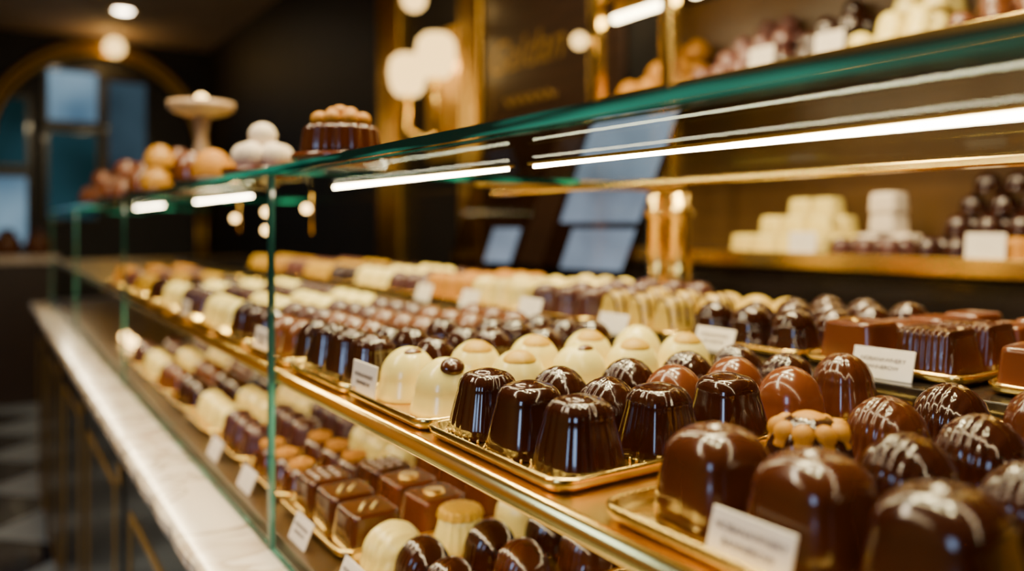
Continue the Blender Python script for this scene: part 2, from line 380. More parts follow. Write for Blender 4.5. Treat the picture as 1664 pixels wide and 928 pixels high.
# ------------------------------------------------------------------ trays
def rrect(hx, hy, r, z, seg=5):
    pts = []
    for cx, cy, a0 in ((hx-r, hy-r, 0), (-hx+r, hy-r, PI/2), (-hx+r, -hy+r, PI), (hx-r, -hy+r, 1.5*PI)):
        for i in range(seg+1):
            a = a0 + PI/2*i/seg; pts.append((cx+r*math.cos(a), cy+r*math.sin(a), z))
    return pts
TM = {}
def tray_meshes(dx, dy):
    k = (round(dx, 3), round(dy, 3))
    if k in TM: return TM[k]
    bm = bmesh.new(); loops = []
    for o, z in ((.03,0),(.012,.006),(.002,.02),(0,.032),(.006,.038),(.013,.032),(.018,.018),(.028,.012),(.032,.008),(.032,0)):
        loops.append([bm.verts.new(p) for p in rrect(dx/2-o, dy/2-o, max(.015, .06-o), z)])
    loops.append(loops[0])
    for a, b_ in zip(loops, loops[1:]):
        n = len(a)
        for i in range(n):
            try: bm.faces.new((a[i], a[(i+1)%n], b_[(i+1)%n], b_[i]))
            except ValueError: pass
    rim = new_mesh('rim', bm, M['gold'])
    bm = bmesh.new()
    lo = [bm.verts.new(p) for p in rrect(dx/2-.0325, dy/2-.0325, .03, .001)]; hi = [bm.verts.new(p) for p in rrect(dx/2-.0325, dy/2-.0325, .03, .011)]
    n = len(lo)
    for i in range(n): bm.faces.new((lo[i], lo[(i+1)%n], hi[(i+1)%n], hi[i]))
    bm.faces.new(hi); bm.faces.new(lo[::-1])
    base = new_mesh('tray_base', bm, M['gold'], False)
    TM[k] = (rim, base); return TM[k]

ROW = ['front', 'second', 'third', 'fourth', 'fifth', 'sixth']
def tray(x0, dx, yc, dy, z, desc, grid, px=.25, py=.18, xoff=.13, s=1., jit=.12):
    rim, base = tray_meshes(dx, dy)
    t = thing('serving_tray', 'gold rimmed tray, the ' + desc, 'tray', (x0+dx/2, yc, z), group='gold serving trays in the display case')
    part(t, 'rim', rim); part(t, 'tray_base', base)
    for i, row in enumerate(grid):
        if isinstance(row, str): row = [row]*3
        n = len(row); cols = {1:['centre'], 2:['right','left'], 3:['right','middle','left']}[n]
        for j, key in enumerate(row):
            if not key: continue
            y = yc + (j-(n-1)/2)*py; x = x0 + xoff + i*px
            lab = '%s, %s row %s in %s' % (K[key][1], ROW[i], cols[j], desc)
            put(key, (x+random.uniform(-.008,.008), y+random.uniform(-.004,.004), z+.0112), lab, 'bonbons in the '+desc, random.uniform(-jit, jit), s)

ZT = -.575; ZR = -.50; ZL = -1.22
D, DT, DS, DD, DL = 'dark_fluted', 'dark_tall', 'dark_striped', 'dark_dome', 'dark_lobed'
MD, MS, MF, MB, DB = 'milk_dome', 'milk_striped', 'milk_fluted', 'milk_block', 'dark_block'
# upper shelf, front trays (columns listed right to left as the customer sees them)
XT, DXT = 1.0, 1.34
tray(XT, DXT, .86, .72, ZT, 'tray nearest the camera',
     [[DB,MB,MB], [DS,DS,'dark_flower'], [DS,DS,MS], [DB,MF,DS]], px=.285, py=.218, s=1.04, xoff=.2)
tray(XT, DXT, 1.645, .62, ZT, 'front tray of mixed dark bonbons',
     [[D,DT,D], [D,DS,DS], [DT,MD,DS], [MD,MD,DS], [MF,DS,DS]], py=.2, px=.252, xoff=.14, jit=.09)
tray(XT, DXT, 2.245, .56, ZT, 'front tray of cream domes',
     [['cream_spot','cream_orange'], ['cream_yellow','cream_yellow'], ['cream_orange','cream_yellow'], ['cream_yellow','cream_yellow'], ['cream_yellow','cream_dome']], py=.25, xoff=.17)
tray(XT, DXT, 2.83, .59, ZT, 'dark tray at the glass joint',
     [[D,D,D], [DD,DL,DD], [DL,DD,DL], [DD,DL,DD], [DL,DD,DD]], py=.2, xoff=.15)
seq = [('brown tray past the glass joint', [[DL,'brown_dome','brown_dome'],'brown_dome','brown_dome','brown_dome','brown_dome']),
       ('plum upper tray past the joint', [[DL,DL,DL],'mauve_dome','mauve_dome','mauve_dome']),
       ('cream upper tray past the joint', ['ivory_small']*4),
       ('fluted plum upper tray further on', ['mauve_fluted']*4),
       ('ivory upper tray further on', ['ivory_small']*4),
       ('dark upper tray in second glass bay', ['dark_dome']*3),
       ('yellow upper tray in second bay', ['yellow_dome']*3),
       ('rose upper tray in third bay', ['pink_dome']*3),
       ('orange upper tray in third bay', ['orange_fluted']*3)]
y = 3.45
for desc, g in seq:
    tray(XT, DXT, y, .59, ZT, desc, g, py=.2, xoff=.17); y += .62
# raised tier behind
XR, DXR = 2.47, 1.12
tray(XR, DXR, .93, .56, ZR, 'raised tray at the right edge', [['bar_long','bar_ridged','bar_long'], [None,'bar_long','bar_long'], ['dark_flower','bar_long','bar_long'], ['bar_long','dark_flower','bar_long']], px=.26, py=.18)
tray(XR, DXR, 1.55, .58, ZR, 'raised tray of milk bars', [['bar_ridged','bar_tick'], ['bar_ridged','bar_long'], ['bar_long','bar_long'], ['bar_long','bar_long']], px=.26, py=.27, jit=.03)
tray(XR, DXR, 2.16, .6, ZR, 'raised tray of dark domes', [[DL,DL,DL], [DD,DL,DD], [DD,DD,DD], [DD,DD,DD]], px=.26, py=.2)
rseq = [('raised tray of drizzled butter bonbons', ['caramel_drizzle','caramel_drizzle','ivory_dome','ivory_dome']),
        ('raised tray of fluted plum bonbons', ['mauve_fluted']*4),
        ('raised tray of fluted cream bonbons', ['cream_fluted','cream_fluted','ivory_small','ivory_small']),
        ('raised tray of orange bonbons', ['orange_fluted']*3),
        ('raised tray of plum domes', ['mauve_dome']*3),
        ('raised tray of ivory domes', ['ivory_small']*3),
        ('raised tray of dark domes further on', ['dark_dome']*3),
        ('raised tray of yellow domes', ['yellow_dome']*3),
        ('raised tray of rose domes', ['pink_dome']*3),
        ('raised tray of caramel domes', ['caramel_dome']*2),
        ('raised tray of distant yellow domes', ['yellow_dome']*2)]
y = 2.78
for desc, g in rseq:
    tray(XR, DXR, y, .59, ZR, desc, g, px=.26, py=.195); y += .61
# lower deck
XL, DXL = 1.07, 1.26
tray(XL, DXL, 2.41, .64, ZL, 'lower tray with ridged cream domes', [['dark_striped','dark_striped','cream_ridged'], ['milk_striped','dark_striped','cream_crown'], ['milk_striped','dark_striped','ivory_small'], [MD,DS,'cream_ridged']], px=.27, py=.208, xoff=.16, s=1.03)
tray(XL, DXL, 3.1, .72, ZL, 'lower tray of milk squares', [['square_lines','square_lines','square_dots'], ['square_coin','square_coin','square_dots'], ['square_plain','square_plain','square_plain'], ['square_plain','square_plain','square_plain']], px=.285, py=.236, xoff=.17, jit=.04, s=1.17)
lseq = [('lower tray of orange capped bonbons', ['dark_orange','dark_orange','ivory_small','ivory_small']),
        ('lower tray of fluted plum bonbons', ['mauve_fluted']*4),
        ('lower tray of cream domes', ['ivory_small']*4),
        ('lower tray of dark domes', [['dark_dome']*2]*4),
        ('lower tray of hazelnut domes', [['brown_dome']*2]*4),
        ('lower tray of far ivory domes', [['ivory_small']*2]*4),
        ('lower tray of far plum domes', [['mauve_dome']*2]*3)]
y = 3.79
for desc, g in lseq:
    two = isinstance(g[0], list)
    tray(XL, DXL, y, .62, ZL, desc, g, px=.25, py=.29 if two else .21, xoff=.15, s=1.08 if two else .97); y += .65

# ------------------------------------------------------------------ price cards
def text_mesh(lines, size, name='lettering', mk='ink', shear=0):
    cu = bpy.data.curves.new('t', 'FONT'); cu.body = lines; cu.size = size; cu.align_x = 'CENTER'; cu.align_y = 'CENTER'
    cu.extrude = .0006; cu.shear = shear; cu.space_line = 1.3
    ob = bpy.data.objects.new('t', cu); C.objects.link(ob)
    dg = bpy.context.evaluated_depsgraph_get(); me = bpy.data.meshes.new_from_object(ob.evaluated_get(dg))
    bpy.data.objects.remove(ob); bpy.data.curves.remove(cu)
    me.transform(Matrix(((0,0,-1,0),(-1,0,0,0),(0,1,0,0),(0,0,0,1))))
    me.name = name; me.materials.clear(); me.materials.append(M[mk]); return me
def card_mesh(w, h):
    bm = bmesh.new(); bx(bm, -.003, .003, -w/2, w/2, 0, h, .0012, 1)
    return new_mesh('card', bm, M['paper'], False)
def card_foot(w):
    bm = bmesh.new(); bx(bm, .0035, .03, -w*.35, w*.35, 0, .004); return new_mesh('foot', bm, M['paper'], False)
CT = text_mesh('NOBANAWNERY\nBANNEROW', .019)
def card(x, y, z, label, w=.2, h=.1, tilt=.35, rz=0., txt=True):
    o = thing('price_card', label, 'card', (x, y, z), (0, 0, rz), group='white price cards')
    part(o, 'card', card_mesh(w, h), rot=(0, tilt, 0))
    if txt:
        part(o, 'lettering', CT, loc=(-.0035*math.cos(tilt)+h*.5*math.sin(tilt), 0, h*.5*math.cos(tilt)+.0015), rot=(0, tilt, 0))
    return o
zt = ZT + .0115
card(1.04, .88, zt, 'white card in front of tray nearest the camera', .17, .08, .3)
card(1.037, 2.45, zt, 'white card beside the cream dome with brown smear', .19, .11, .12)
card(1.037, 3.6, zt, 'white card at brown tray past the glass joint', .2, .1, .15)
card(1.037, 5.2, zt, 'white card at fluted plum tray past the joint', .2, .1, .15)
card(2.425, 1.50, ZR, 'white card tilted before the ridged milk bars', .2, .1, .32, .1)
card(2.43, 2.22, ZR, 'white card before raised dark lobed domes', .2, .09, .32)
card(2.43, 2.84, ZR, 'white card before drizzled butter bonbons', .2, .09, .32, txt=False)
card(2.43, 3.52, ZR, 'white card before raised fluted plum bonbons', .2, .11, .32, txt=False)
card(2.43, 4.15, ZR, 'white card before raised fluted cream bonbons', .2, .11, .32, txt=False)
card(2.43, 4.75, ZR, 'white card before raised orange bonbons', .2, .11, .32, txt=False)
card(1.0, 2.50, ZL, 'white card before lower ridged cream domes', .18, .1, .4)
card(1.0, 3.0, ZL, 'white card before lower milk squares', .18, .1, .4)
card(1.0, 3.75, ZL, 'white card before lower orange capped bonbons', .2, .1, .4, txt=False)
card(1.0, 4.35, ZL, 'white card before lower fluted plum bonbons', .2, .1, .4, txt=False)

# ------------------------------------------------------------------ display case
case = thing('display_case', 'long glass chocolate display case with brass shelf and green glass edges', 'display case', (2.4, 7, -1.286))
joints = [-1.0, 3.157, 7.07, 11.0, 15.0]
TB, TT = .196, .224                                      # glass top, underside and upper side
for a, b_ in zip(joints, joints[1:]):
    bm = bmesh.new()
    for q in ((a+.008, a+.020, -1.286, TB), (b_-.020, b_-.008, -1.286, TB), (a+.020, b_-.020, -1.286, -1.272), (a+.020, b_-.020, TB-.006, TB)):
        bx(bm, .944, .962, *q)
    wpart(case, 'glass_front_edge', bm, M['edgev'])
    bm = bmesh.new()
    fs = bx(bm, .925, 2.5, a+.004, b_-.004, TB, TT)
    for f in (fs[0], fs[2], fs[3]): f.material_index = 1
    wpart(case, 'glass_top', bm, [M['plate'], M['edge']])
bm = bmesh.new(); bx(bm, .995, 4.05, -1, 15, -.63, ZT-.0005); wpart(case, 'shelf', bm, M['brass'], label='brass shelf')
bm = bmesh.new(); extr(bm, [(.9945, ZT-.0005)] + [(.985-.015*math.sin(PI*k/10), -.603+.026*math.cos(PI*k/10)) for k in range(11)] + [(.9945, -.63)], -1, 15)
wpart(case, 'shelf_lip', bm, M['gold'], True, label='rounded polished gold shelf lip')
bm = bmesh.new(); bx(bm, 2.38, 3.75, .3, 12.6, ZT, ZR-.0005, .004); wpart(case, 'riser', bm, M['lacquer'], label='dark raised step')
bm = bmesh.new(); bx(bm, .975, 4.05, -1, 15, -1.286, ZL-.0005, .004); wpart(case, 'deck', bm, M['deck'], label='dark bronze lower deck')
bm = bmesh.new(); bx(bm, 3.95, 4.05, -1, 15, ZL, -.631); wpart(case, 'back_panel', bm, M['lacquer'])
for a, b_ in ((-.9, 2.05), (2.2, 3.75), (5.2, 6.8), (8.2, 9.8)):
    bm = bmesh.new(); bx(bm, 1.437, 1.449, a, b_, TB-.019, TB-.009, .003); l = wpart(case, 'light_strip', bm, M['led'])
    bm = bmesh.new(); bx(bm, 1.43, 1.456, a-.02, b_+.02, TB-.0085, TB-.0005); wpart(case, 'light_channel', bm, M['brass'])
for x0, x1, z0 in ((2.38, 2.48, TB-.03),):
    bm = bmesh.new(); bx(bm, x0, x1, -.95, 3.8, z0, TB-.0005, .006); wpart(case, 'brass_rail', bm, M['gold'])
for x in (1.03, 3.2):
    bm = bmesh.new(); bx(bm, x, x+.04, -.9, 14, -.645, -.631); wpart(case, 'under_shelf_fill', bm, M['fill_low'])  # unseen strips added to light the lower deck
for y, z in ((5.75, .09), (5.75, -.04), (6.6, .05), (4.9, .1)):
    bm = bmesh.new(); ball(bm, (1.7, y, z), .03); wpart(case, 'added_light_point', bm, M['added_light_point'], True)  # bulbs added to make blurred points of light
for y in (4.9, 5.75, 6.6):
    bm = bmesh.new(); tube(bm, [(1.735, y, TB-.001), (1.735, y, -.06)], .006); wpart(case, 'added_bulb_rod', bm, M['bronze'], True)  # rods added to hold the added light points
for y in (8.35, 8.75, 9.2):
    bm = bmesh.new(); ball(bm, (1.25, y, ZL+.05), .05); wpart(case, 'added_light_point', bm, M['added_light_point'], True)  # more balls added on the deck as blurred light points
for y in (-.6, 3.95):
    for dy in (-.1, .1):
        bm = bmesh.new(); lathe(bm, [(0,0),(.095,0),(.095,.05),(.07,.07),(.07,.62),(.095,.64),(.095,.68),(.07,.7),(.07,.78),(0,.78)], (3.9, y+dy, ZT), 24)
        wpart(case, 'back_post', bm, M['gold'], True)
    bm = bmesh.new(); bx(bm, 2.4, 4.0, y-.06, y+.06, TT+.001, .27, .01); wpart(case, 'cross_bar', bm, M['brass'])

# marble ledge and cabinets below
bm = bmesh.new()
prof = [(.70,-1.2865,0),(4.1,-1.2865,0),(4.1,-1.47,0),(.78,-1.47,0),(.765,-1.465,.3),(.75,-1.44,.6),(.71,-1.41,.8),(.68,-1.385,1),(.662,-1.34,1),(.667,-1.305,.8),(.685,-1.29,.3)]
NS = 420; rings = []
for k in range(NS+1):
    yy = -1.5 + 16.9*k/NS; q = abs(math.sin(PI*yy/.46))**.5
    rings.append([bm.verts.new((x + .022*(1-q)*f, yy, z)) for x, z, f in prof])
skin(bm, rings); bm.faces.new(rings[0]); bm.faces.new(rings[-1][::-1])
single('marble_ledge', new_mesh('marble_ledge', bm, M['marble'], False), 'long veined marble ledge under the glass display case', 'ledge')
CY = [('nearest', 0), ('second', 1), ('third', 2), ('fourth', 3), ('fifth', 4), ('sixth', 5), ('farthest', 6)]
cabp = None
for nm, i in CY:
    y0 = -1.45 + 2.4*i
    t = thing('cabinet', 'black lacquer cabinet with gold inlay under marble ledge, %s from camera' % nm, 'cabinet', (2.4, y0+1.2, -4.6), group='black cabinets under the ledge')
    if cabp is None:
        cabp = []
        def add(n, bm, m, par=None):
            me = new_mesh(n, bm, m, False); me.transform(Matrix.Translation((-2.4, -(y0+1.2), 4.6))); cabp.append((n, me, par))
        bm = bmesh.new(); bx(bm, .80, 4.0, y0+.01, y0+2.39, -4.45, -1.471); add('carcass', bm, M['cabinet'])
        bm = bmesh.new(); bx(bm, .95, 3.9, y0+.02, y0+2.38, -4.6, -4.451); add('plinth', bm, M['lacquer'])
        a = y0+.24; b_ = y0+2.37
        bm = bmesh.new(); bx(bm, .78, .7995, a, b_, -4.35, -1.57, .006); add('door', bm, M['cabinet'])
        bm = bmesh.new()
        for q in ((a+.2, a+.24, -4.2, -1.8), (b_-.24, b_-.2, -4.2, -1.8), (a+.2, b_-.2, -1.845, -1.8), (a+.2, b_-.2, -4.2, -4.155)):
            bx(bm, .770, .7795, *q)
        add('gold_inlay', bm, M['goldpaint'], 'door')
        bm = bmesh.new(); bx(bm, .765, .7995, y0+.02, y0+.21, -4.45, -1.471, .01); add('pilaster', bm, M['cabinet'])
        bm = bmesh.new()
        bx(bm, .757, .7645, y0+.05, y0+.18, -1.72, -1.6, .003); add('gold_cap', bm, M['goldpaint'], 'pilaster')
    last = {}
    for n, me, par in cabp:
        o = part(last[par] if par else t, n, me); last[n] = o

# ------------------------------------------------------------------ sweets standing on the glass top
ZP = TT + .0005
def board(x, y, r, h, label, mk='wood'):
    bm = bmesh.new(); lathe(bm, [(0,0),(r*.92,0),(r*.95,h*.5),(r,h*.6),(r,h),(0,h)], seg=36)
    return single('round_board', new_mesh('round_board', bm, M[mk]), label, 'serving board', (x, y, ZP))
board(1.19, 3.02, .195, .05, 'round brown board under the orange topped chocolate cake', 'milk') 
cake = thing('chocolate_cake', 'small fluted chocolate cake topped with orange berries on the glass top', 'cake', (1.19, 3.02, ZP+.0505))
bm = bmesh.new(); choc(bm, .31, .31, .115, 2, .93, .2, .2, .09, 16, segs=128); part(cake, 'cake_body', new_mesh('cake_body', bm, M['milkdark']))
for i in range(11):
    t = 2*PI*i/8; r = .088 if i < 8 else .036
    if i >= 8: t = 2*PI*i/3
    bm = bmesh.new(); ball(bm, (r*math.cos(t), r*math.sin(t), .135 + (.026 if i >= 8 else 0)), .036, (1,1,.9)); part(cake, 'berry', new_mesh('berry', bm, M['amber']))
board(1.2, 4.12, .2, .06, 'round brown board under the white meringue pile', 'milk')
bm = bmesh.new(); ball(bm, (0,0,.0655), .07, (1,1,.93), 18, 12); mer = new_mesh('meringue_ball', bm, M['white'])
pos = [(.09*math.cos(2*PI*i/5), .09*math.sin(2*PI*i/5), 0) for i in range(5)] + [(0, 0, .105)]
mlab = ['bottom ring towards back','bottom ring at left','bottom ring left front','bottom ring at right front','bottom ring at right','very top']
for p, l in zip(pos, mlab): single('meringue_ball', mer, 'white meringue ball, %s of the white pile' % l, 'meringue', (1.2+p[0], 4.12+p[1], ZP+.0605+p[2]), group='white meringue balls')
# pastry piles further along
def ppile(yc, kinds, desc, r0=.2, layers=2):
    for layer, (n, r, z) in enumerate(((5, r0, .05), (2, .12, .23))[:layers]):
        for i in range(n):
            t = 2*PI*i/n+layer*.5+.3; k = kinds[(i+layer*2) % len(kinds)]
            put(k, (1.25+r*math.cos(t), yc+r*math.sin(t), ZP+z+.001),
                '%s, %s layer place %s in %s' % (K[k][1], ('bottom','top')[layer], ('one','two','three','four','five')[i], desc), 'pastries in the '+desc, 0, .76, 'pastry')
board(1.25, 5.05, .32, .05, 'wide brown board under the near pastry ring', 'milkdark')
ppile(5.05, ['pastry_orange','pastry_cream','pastry_ball'], 'near glazed pastry ring', layers=1)
board(1.25, 6.85, .34, .05, 'wide brown board under the middle pastry pile', 'milkdark')
ppile(6.85, ['pastry_cream','pastry_orange','pastry_ball'], 'middle orange pastry pile')
board(1.25, 8.6, .34, .05, 'far brown board under the far pastry pile', 'milkdark')
ppile(8.6, ['pastry_ball','pastry_orange','pastry_ball'], 'far reddish pastry pile')
board(1.25, 10.4, .34, .05, 'farthest brown board under the last pastry pile', 'milkdark')
ppile(10.4, ['pastry_ball','pastry_cream','pastry_ball'], 'last pastry pile')
stand = thing('cake_stand', 'beige pedestal cake stand on the glass top between pastry piles', 'cake stand', (1.3, 5.95, ZP))
bm = bmesh.new(); lathe(bm, [(0,0),(.15,0),(.14,.02),(.05,.05)], seg=28); part(stand, 'base', new_mesh('base', bm, M['parchment']))
bm = bmesh.new(); lathe(bm, [(.05,.05),(.035,.2),(.055,.3),(.035,.4),(.06,.54),(0,.54)], seg=20); part(stand, 'stem', new_mesh('stem', bm, M['parchment']))
bm = bmesh.new(); lathe(bm, [(0,.541),(.1,.541),(.2,.575),(.225,.60),(.225,.64),(.205,.625),(0,.60)], seg=36); part(stand, 'plate', new_mesh('plate', bm, M['parchment']))
cd = thing('added_light_spot', 'small glowing glass candle on the beige cake stand', 'glowball', (1.3, 5.95, ZP+.6005))  # made-up glowing ball standing for a blurred spot of light
bm = bmesh.new(); lathe(bm, [(0,0),(.05,0),(.05,.02),(0,.02)], seg=20); part(cd, 'added_saucer', new_mesh('added_saucer', bm, M['gold']))
bm = bmesh.new(); ball(bm, (0,0,.062), .045); part(cd, 'glow_ball', new_mesh('glow_ball', bm, M['added_light_point']))

# ------------------------------------------------------------------ room
bm = bmesh.new(); bx(bm, -9, 7.2, -8, 30.5, -4.8, -4.6); struct('floor', bm, M['tile'])
bm = bmesh.new(); bx(bm, -9, 7.2, -8, 30.5, 6.2, 6.4); struct('ceiling', bm, M['ceil'])
bm = bmesh.new(); bx(bm, 6.8, 7.2, -8, 30.5, -4.6, 6.2); struct('wall_right', bm, M['darkwall'])
bm = bmesh.new(); bx(bm, -9, 6.8, 30.0, 30.5, -4.6, 6.2); struct('wall_back', bm, M['darkwall'])
bm = bmesh.new(); bx(bm, -9, -8.6, -8, 30.0, -4.6, 6.2); struct('wall_left', bm, M['goldwall'])
def window(i, x0, x1, z0, z1, m):
    bm = bmesh.new(); bx(bm, x0, x1, 29.93, 29.999, z0, z1); w = struct('window_%d' % i, bm, m)
    bm = bmesh.new()
    for q in ((x0-.15, x0, z0-.15, z1+.15), (x1, x1+.15, z0-.15, z1+.15)): bx(bm, q[0], q[1], 29.8, 29.999, q[2], q[3])
    bx(bm, x0, x1, 29.8, 29.999, z1, z1+.15); bx(bm, x0, x1, 29.8, 29.999, z0-.15, z0)
    sub(w, 'window_frame', bm, M['lacquer'])
window(1, 1.8, 3.2, 3.4, 5.0, M['bluewin'])
window(2, 3.55, 4.7, 1.0, 4.8, M['greywin'])
window(3, -1.2, 1.2, 1.9, 4.0, M['greenwin'])
window(4, -1.2, 1.2, -.6, 1.5, M['bluewin'])
window(5, 1.8, 3.2, .2, 3.0, M['greenwin'])
bm = bmesh.new()
for r in (3.35, 3.1):
    pts = [(3.3+r, 29.6, -4.4), (3.3+r, 29.6, 2.4)] + [(3.3+r*math.cos(a), 29.6, 2.4+r*1.05*math.sin(a)) for a in [PI*k/24 for k in range(25)]] + [(3.3-r, 29.6, -4.4)]
    tube(bm, pts, .13, 8)
o = struct('trim_1', bm, M['bronze'], True)
# far counter
fc = thing('counter', 'far dark counter with pale marble top below the windows', 'counter', (-.5, 24.5, -4.6))
bm = bmesh.new(); bx(bm, -2.9, 1.6, 23.9, 25.2, -4.6, -1.0); wpart(fc, 'counter_body', bm, M['wood'])
bm = bmesh.new(); bx(bm, -3.0, 1.7, 23.8, 25.3, -.999, -.8, .03); wpart(fc, 'counter_top', bm, M['marble'])
for i, (x, l) in enumerate(((.55,'left'),(1.25,'right'))):
    o = thing('layer_cake', 'dark red cake standing %s on the far counter' % l, 'cake', (x, 24.5, -.7995), group='cakes on the far counter')
    bm = bmesh.new(); lathe(bm, [(0,0),(.3,0),(.3,.45),(.26,.5),(0,.5)], seg=24); part(o, 'cake_body', new_mesh('cake_body', bm, M['brown']))
    bm = bmesh.new(); lathe(bm, [(0,.5),(.2,.5),(.2,.62),(.1,.7),(0,.7)], seg=24); part(o, 'cake_top', new_mesh('cake_top', bm, M['mauve']))
# ceiling downlights
for i, (x, y, l) in enumerate(((3.4, 25.4, 'left of the pair near the windows'), (2.4, 23.6, 'nearer of the pair by the windows'), (4.2, 13, 'above the glass counter'))):
    o = thing('downlight', 'round glowing ceiling downlight, ' + l, 'ceiling light', (x, y, 6.2), group='ceiling downlights')
    bm = bmesh.new(); lathe(bm, [(.26,-.001),(.36,-.001),(.36,-.06),(.26,-.06),(.26,-.001)], seg=24); part(o, 'ring', new_mesh('ring', bm, M['brass']))
    bm = bmesh.new(); lathe(bm, [(0,-.08),(.18,-.07),(.255,-.03),(.255,-.002),(0,-.002)], seg=24); part(o, 'lens', new_mesh('lens', bm, M['spot']))
# wall sconce and pendants
sc = thing('wall_lamp', 'gold wall lamp with two glowing round globes', 'lamp', (6.8, 12.1, 2.2))
bm = bmesh.new(); bx(bm, 6.7, 6.799, 11.7, 12.9, 1.1, 3.4, .03); wpart(sc, 'back_plate', bm, M['goldpaint'])
for yy, zz in ((12.65, 0), (11.6, .15)):
    bm = bmesh.new(); tube(bm, [(6.72, 12.1, 1.6), (6.4, 12.1+(yy-12.1)*.5, 1.45), (6.2, yy, 1.65), (6.2, yy, 2.3+zz)], .06, 8); wpart(sc, 'arm', bm, M['gold'], True)
    bm = bmesh.new(); lathe(bm, [(0,-.34),(.2,-.33),(.29,-.2),(.33,.05),(.3,.26),(.2,.36),(0,.38)], (6.2, yy, 2.6+zz), 28); wpart(sc, 'globe', bm, M['globe'], True)
for x, yy, z, r, l in ((6.0, 12.0, 3.75, .2, 'small glowing pendant globe above the wall lamp'), (3.5, 28.0, 5.6, .3, 'amber pendant globe hanging before the top of the arch')):
    pe = thing('pendant_lamp', l, 'lamp', (x, yy, z), group='glowing pendant lamps')
    bm = bmesh.new(); ball(bm, (x, yy, z), r, u=20, v=14); wpart(pe, 'globe', bm, M['globe'], True)
    bm = bmesh.new(); tube(bm, [(x, yy, z+r-.02), (x, yy, 6.195)], .025, 6); wpart(pe, 'cord', bm, M['brass'], True)
bl = thing('bulb_lamp', 'small round brass bulb lamp on the left shelf post', 'lamp', (5.6, 6.85, 2.0))
bm = bmesh.new(); ball(bm, (5.42, 6.85, 2.0), .09, u=18, v=12); wpart(bl, 'globe', bm, M['globe'], True)
bm = bmesh.new(); tube(bm, [(5.598, 6.85, 2.0), (5.5, 6.85, 2.0)], .05, 8); wpart(bl, 'socket', bm, M['brass'], True)
# gilded pilasters
for i, (a, b_, l) in enumerate(((10.95, 11.6, 'right of the wall lamp'), (13.9, 14.9, 'left of the wall lamp'))):
    o = thing('pilaster', 'tall fluted brass wall pilaster ' + l, 'pilaster', (6.8, (a+b_)/2, -4.6), group='brass wall pilasters')
    bm = bmesh.new(); bx(bm, 6.62, 6.799, a, b_, -4.6, 6.19, .03); wpart(o, 'shaft', bm, M['bronze'])
    for k in range(3):
        yy = a + (b_-a)*(.22+.28*k); bm = bmesh.new(); tube(bm, [(6.6, yy, -3.8), (6.6, yy, 5.6)], .06, 8); wpart(o, 'reed', bm, M['bronze'], True)
# sign panel
sg = thing('wall_sign', 'dark wall sign panel with gold script lettering', 'sign', (6.8, 9.6, 1.6))
bm = bmesh.new(); bx(bm, 6.7, 6.799, 7.6, 10.9, -.6, 4.8, .02); wpart(sg, 'panel', bm, M['wood'])
tm = text_mesh('Galdan', .7, 'lettering', 'dullgold', .35); part(sg, 'lettering', tm, loc=(-.105, .2, .95))
bm = bmesh.new(); tube(bm, [(6.69, 10.3-.045*i, 1.85+.06*math.sin(i*1.3)) for i in range(30)], .025, 5); wpart(sg, 'small_lettering', bm, M['dullgold'], True)

# wall shelving
ws = thing('wall_shelf_unit', 'brass framed wall shelving behind the case stacked with chocolates', 'shelving', (6.2, 2.8, -4.6))
YS0, YS1 = -1.2, 6.95
ZU = 1.36
bm = bmesh.new(); bx(bm, 6.7, 6.795, YS0, YS1, -4.6, 6.15); wpart(ws, 'back_board', bm, M['panelwall'])
for z in (-.25, ZU, 2.56):
    bm = bmesh.new(); bx(bm, 5.72, 6.695, YS0, YS1, z-.09, z-.001); wpart(ws, 'shelf', bm, M['wood'])
    bm = bmesh.new(); bx(bm, 5.64, 5.719, YS0, YS1, z-.12, z+.02, .01); wpart(ws, 'shelf_edge', bm, M['gold'])
for y in (6.85, 5.72, 1.85, -1.0):
    bm = bmesh.new(); bx(bm, 5.60, 5.74, y-.08, y+.08, -4.6, 6.15, .02); wpart(ws, 'post', bm, M['gold'])
for y0, y1 in ((5.85, 6.72), (4.5, 5.55), (2.4, 3.8)):
    bm = bmesh.new(); bx(bm, 5.76, 5.84, y0, y1, 2.22, 2.29, .02); wpart(ws, 'light_strip', bm, M['shelfled'])
    bm = bmesh.new(); bx(bm, 5.78, 5.82, y0+.05, y1-.05, 2.291, 2.469); wpart(ws, 'light_bracket', bm, M['brass'])
for y0, y1 in ((2.0, 3.6), (3.8, 5.5)):
    bm = bmesh.new(); bx(bm, 5.722, 5.76, y0, y1, ZU-.104, ZU-.091); wpart(ws, 'light_strip', bm, M['fill_low'])  # strips added out of view behind the edge to light the lower stacks
bm = bmesh.new(); bx(bm, 5.72, 6.695, YS0, YS1, -4.6, -.4); wpart(ws, 'base_cabinet', bm, M['lacquer'])

NUM = ['first', 'second', 'third', 'fourth', 'fifth', 'sixth', 'seventh', 'eighth']
def pile(key, x, y, z, nx, ny, nl, desc, pitch=.22, hgt=.145, s=1., cat='chocolate', shrink=1):
    for l in range(nl):
        ny_l = max(1, ny - (l+1)//2 if shrink == .5 else ny - l); nx_l = max(1, nx - l)
        for i in range(nx_l):
            for j in range(ny_l):
                yy = y + (j-(ny_l-1)/2)*pitch; xx = x + ((nx-nx_l) + i)*pitch
                lab = '%s, layer %s, %s deep, %s from right in %s' % (K[key][1], ('one','two','three','four')[l], NUM[i], NUM[j], desc)
                put(key, (xx, yy, z + l*hgt + .0005), lab, 'sweets in the ' + desc, random.uniform(-.1,.1), s, cat)
pile('pastry_orange', 5.93, 6.3, ZU, 3, 3, 3, 'orange wall pastry stack', .295, .222, .96, 'pastry', .5)
pile('pink_dome', 5.88, 5.15, ZU, 4, 4, 4, 'rose wall stack', .236, .172, 1.15, 'chocolate', .5)
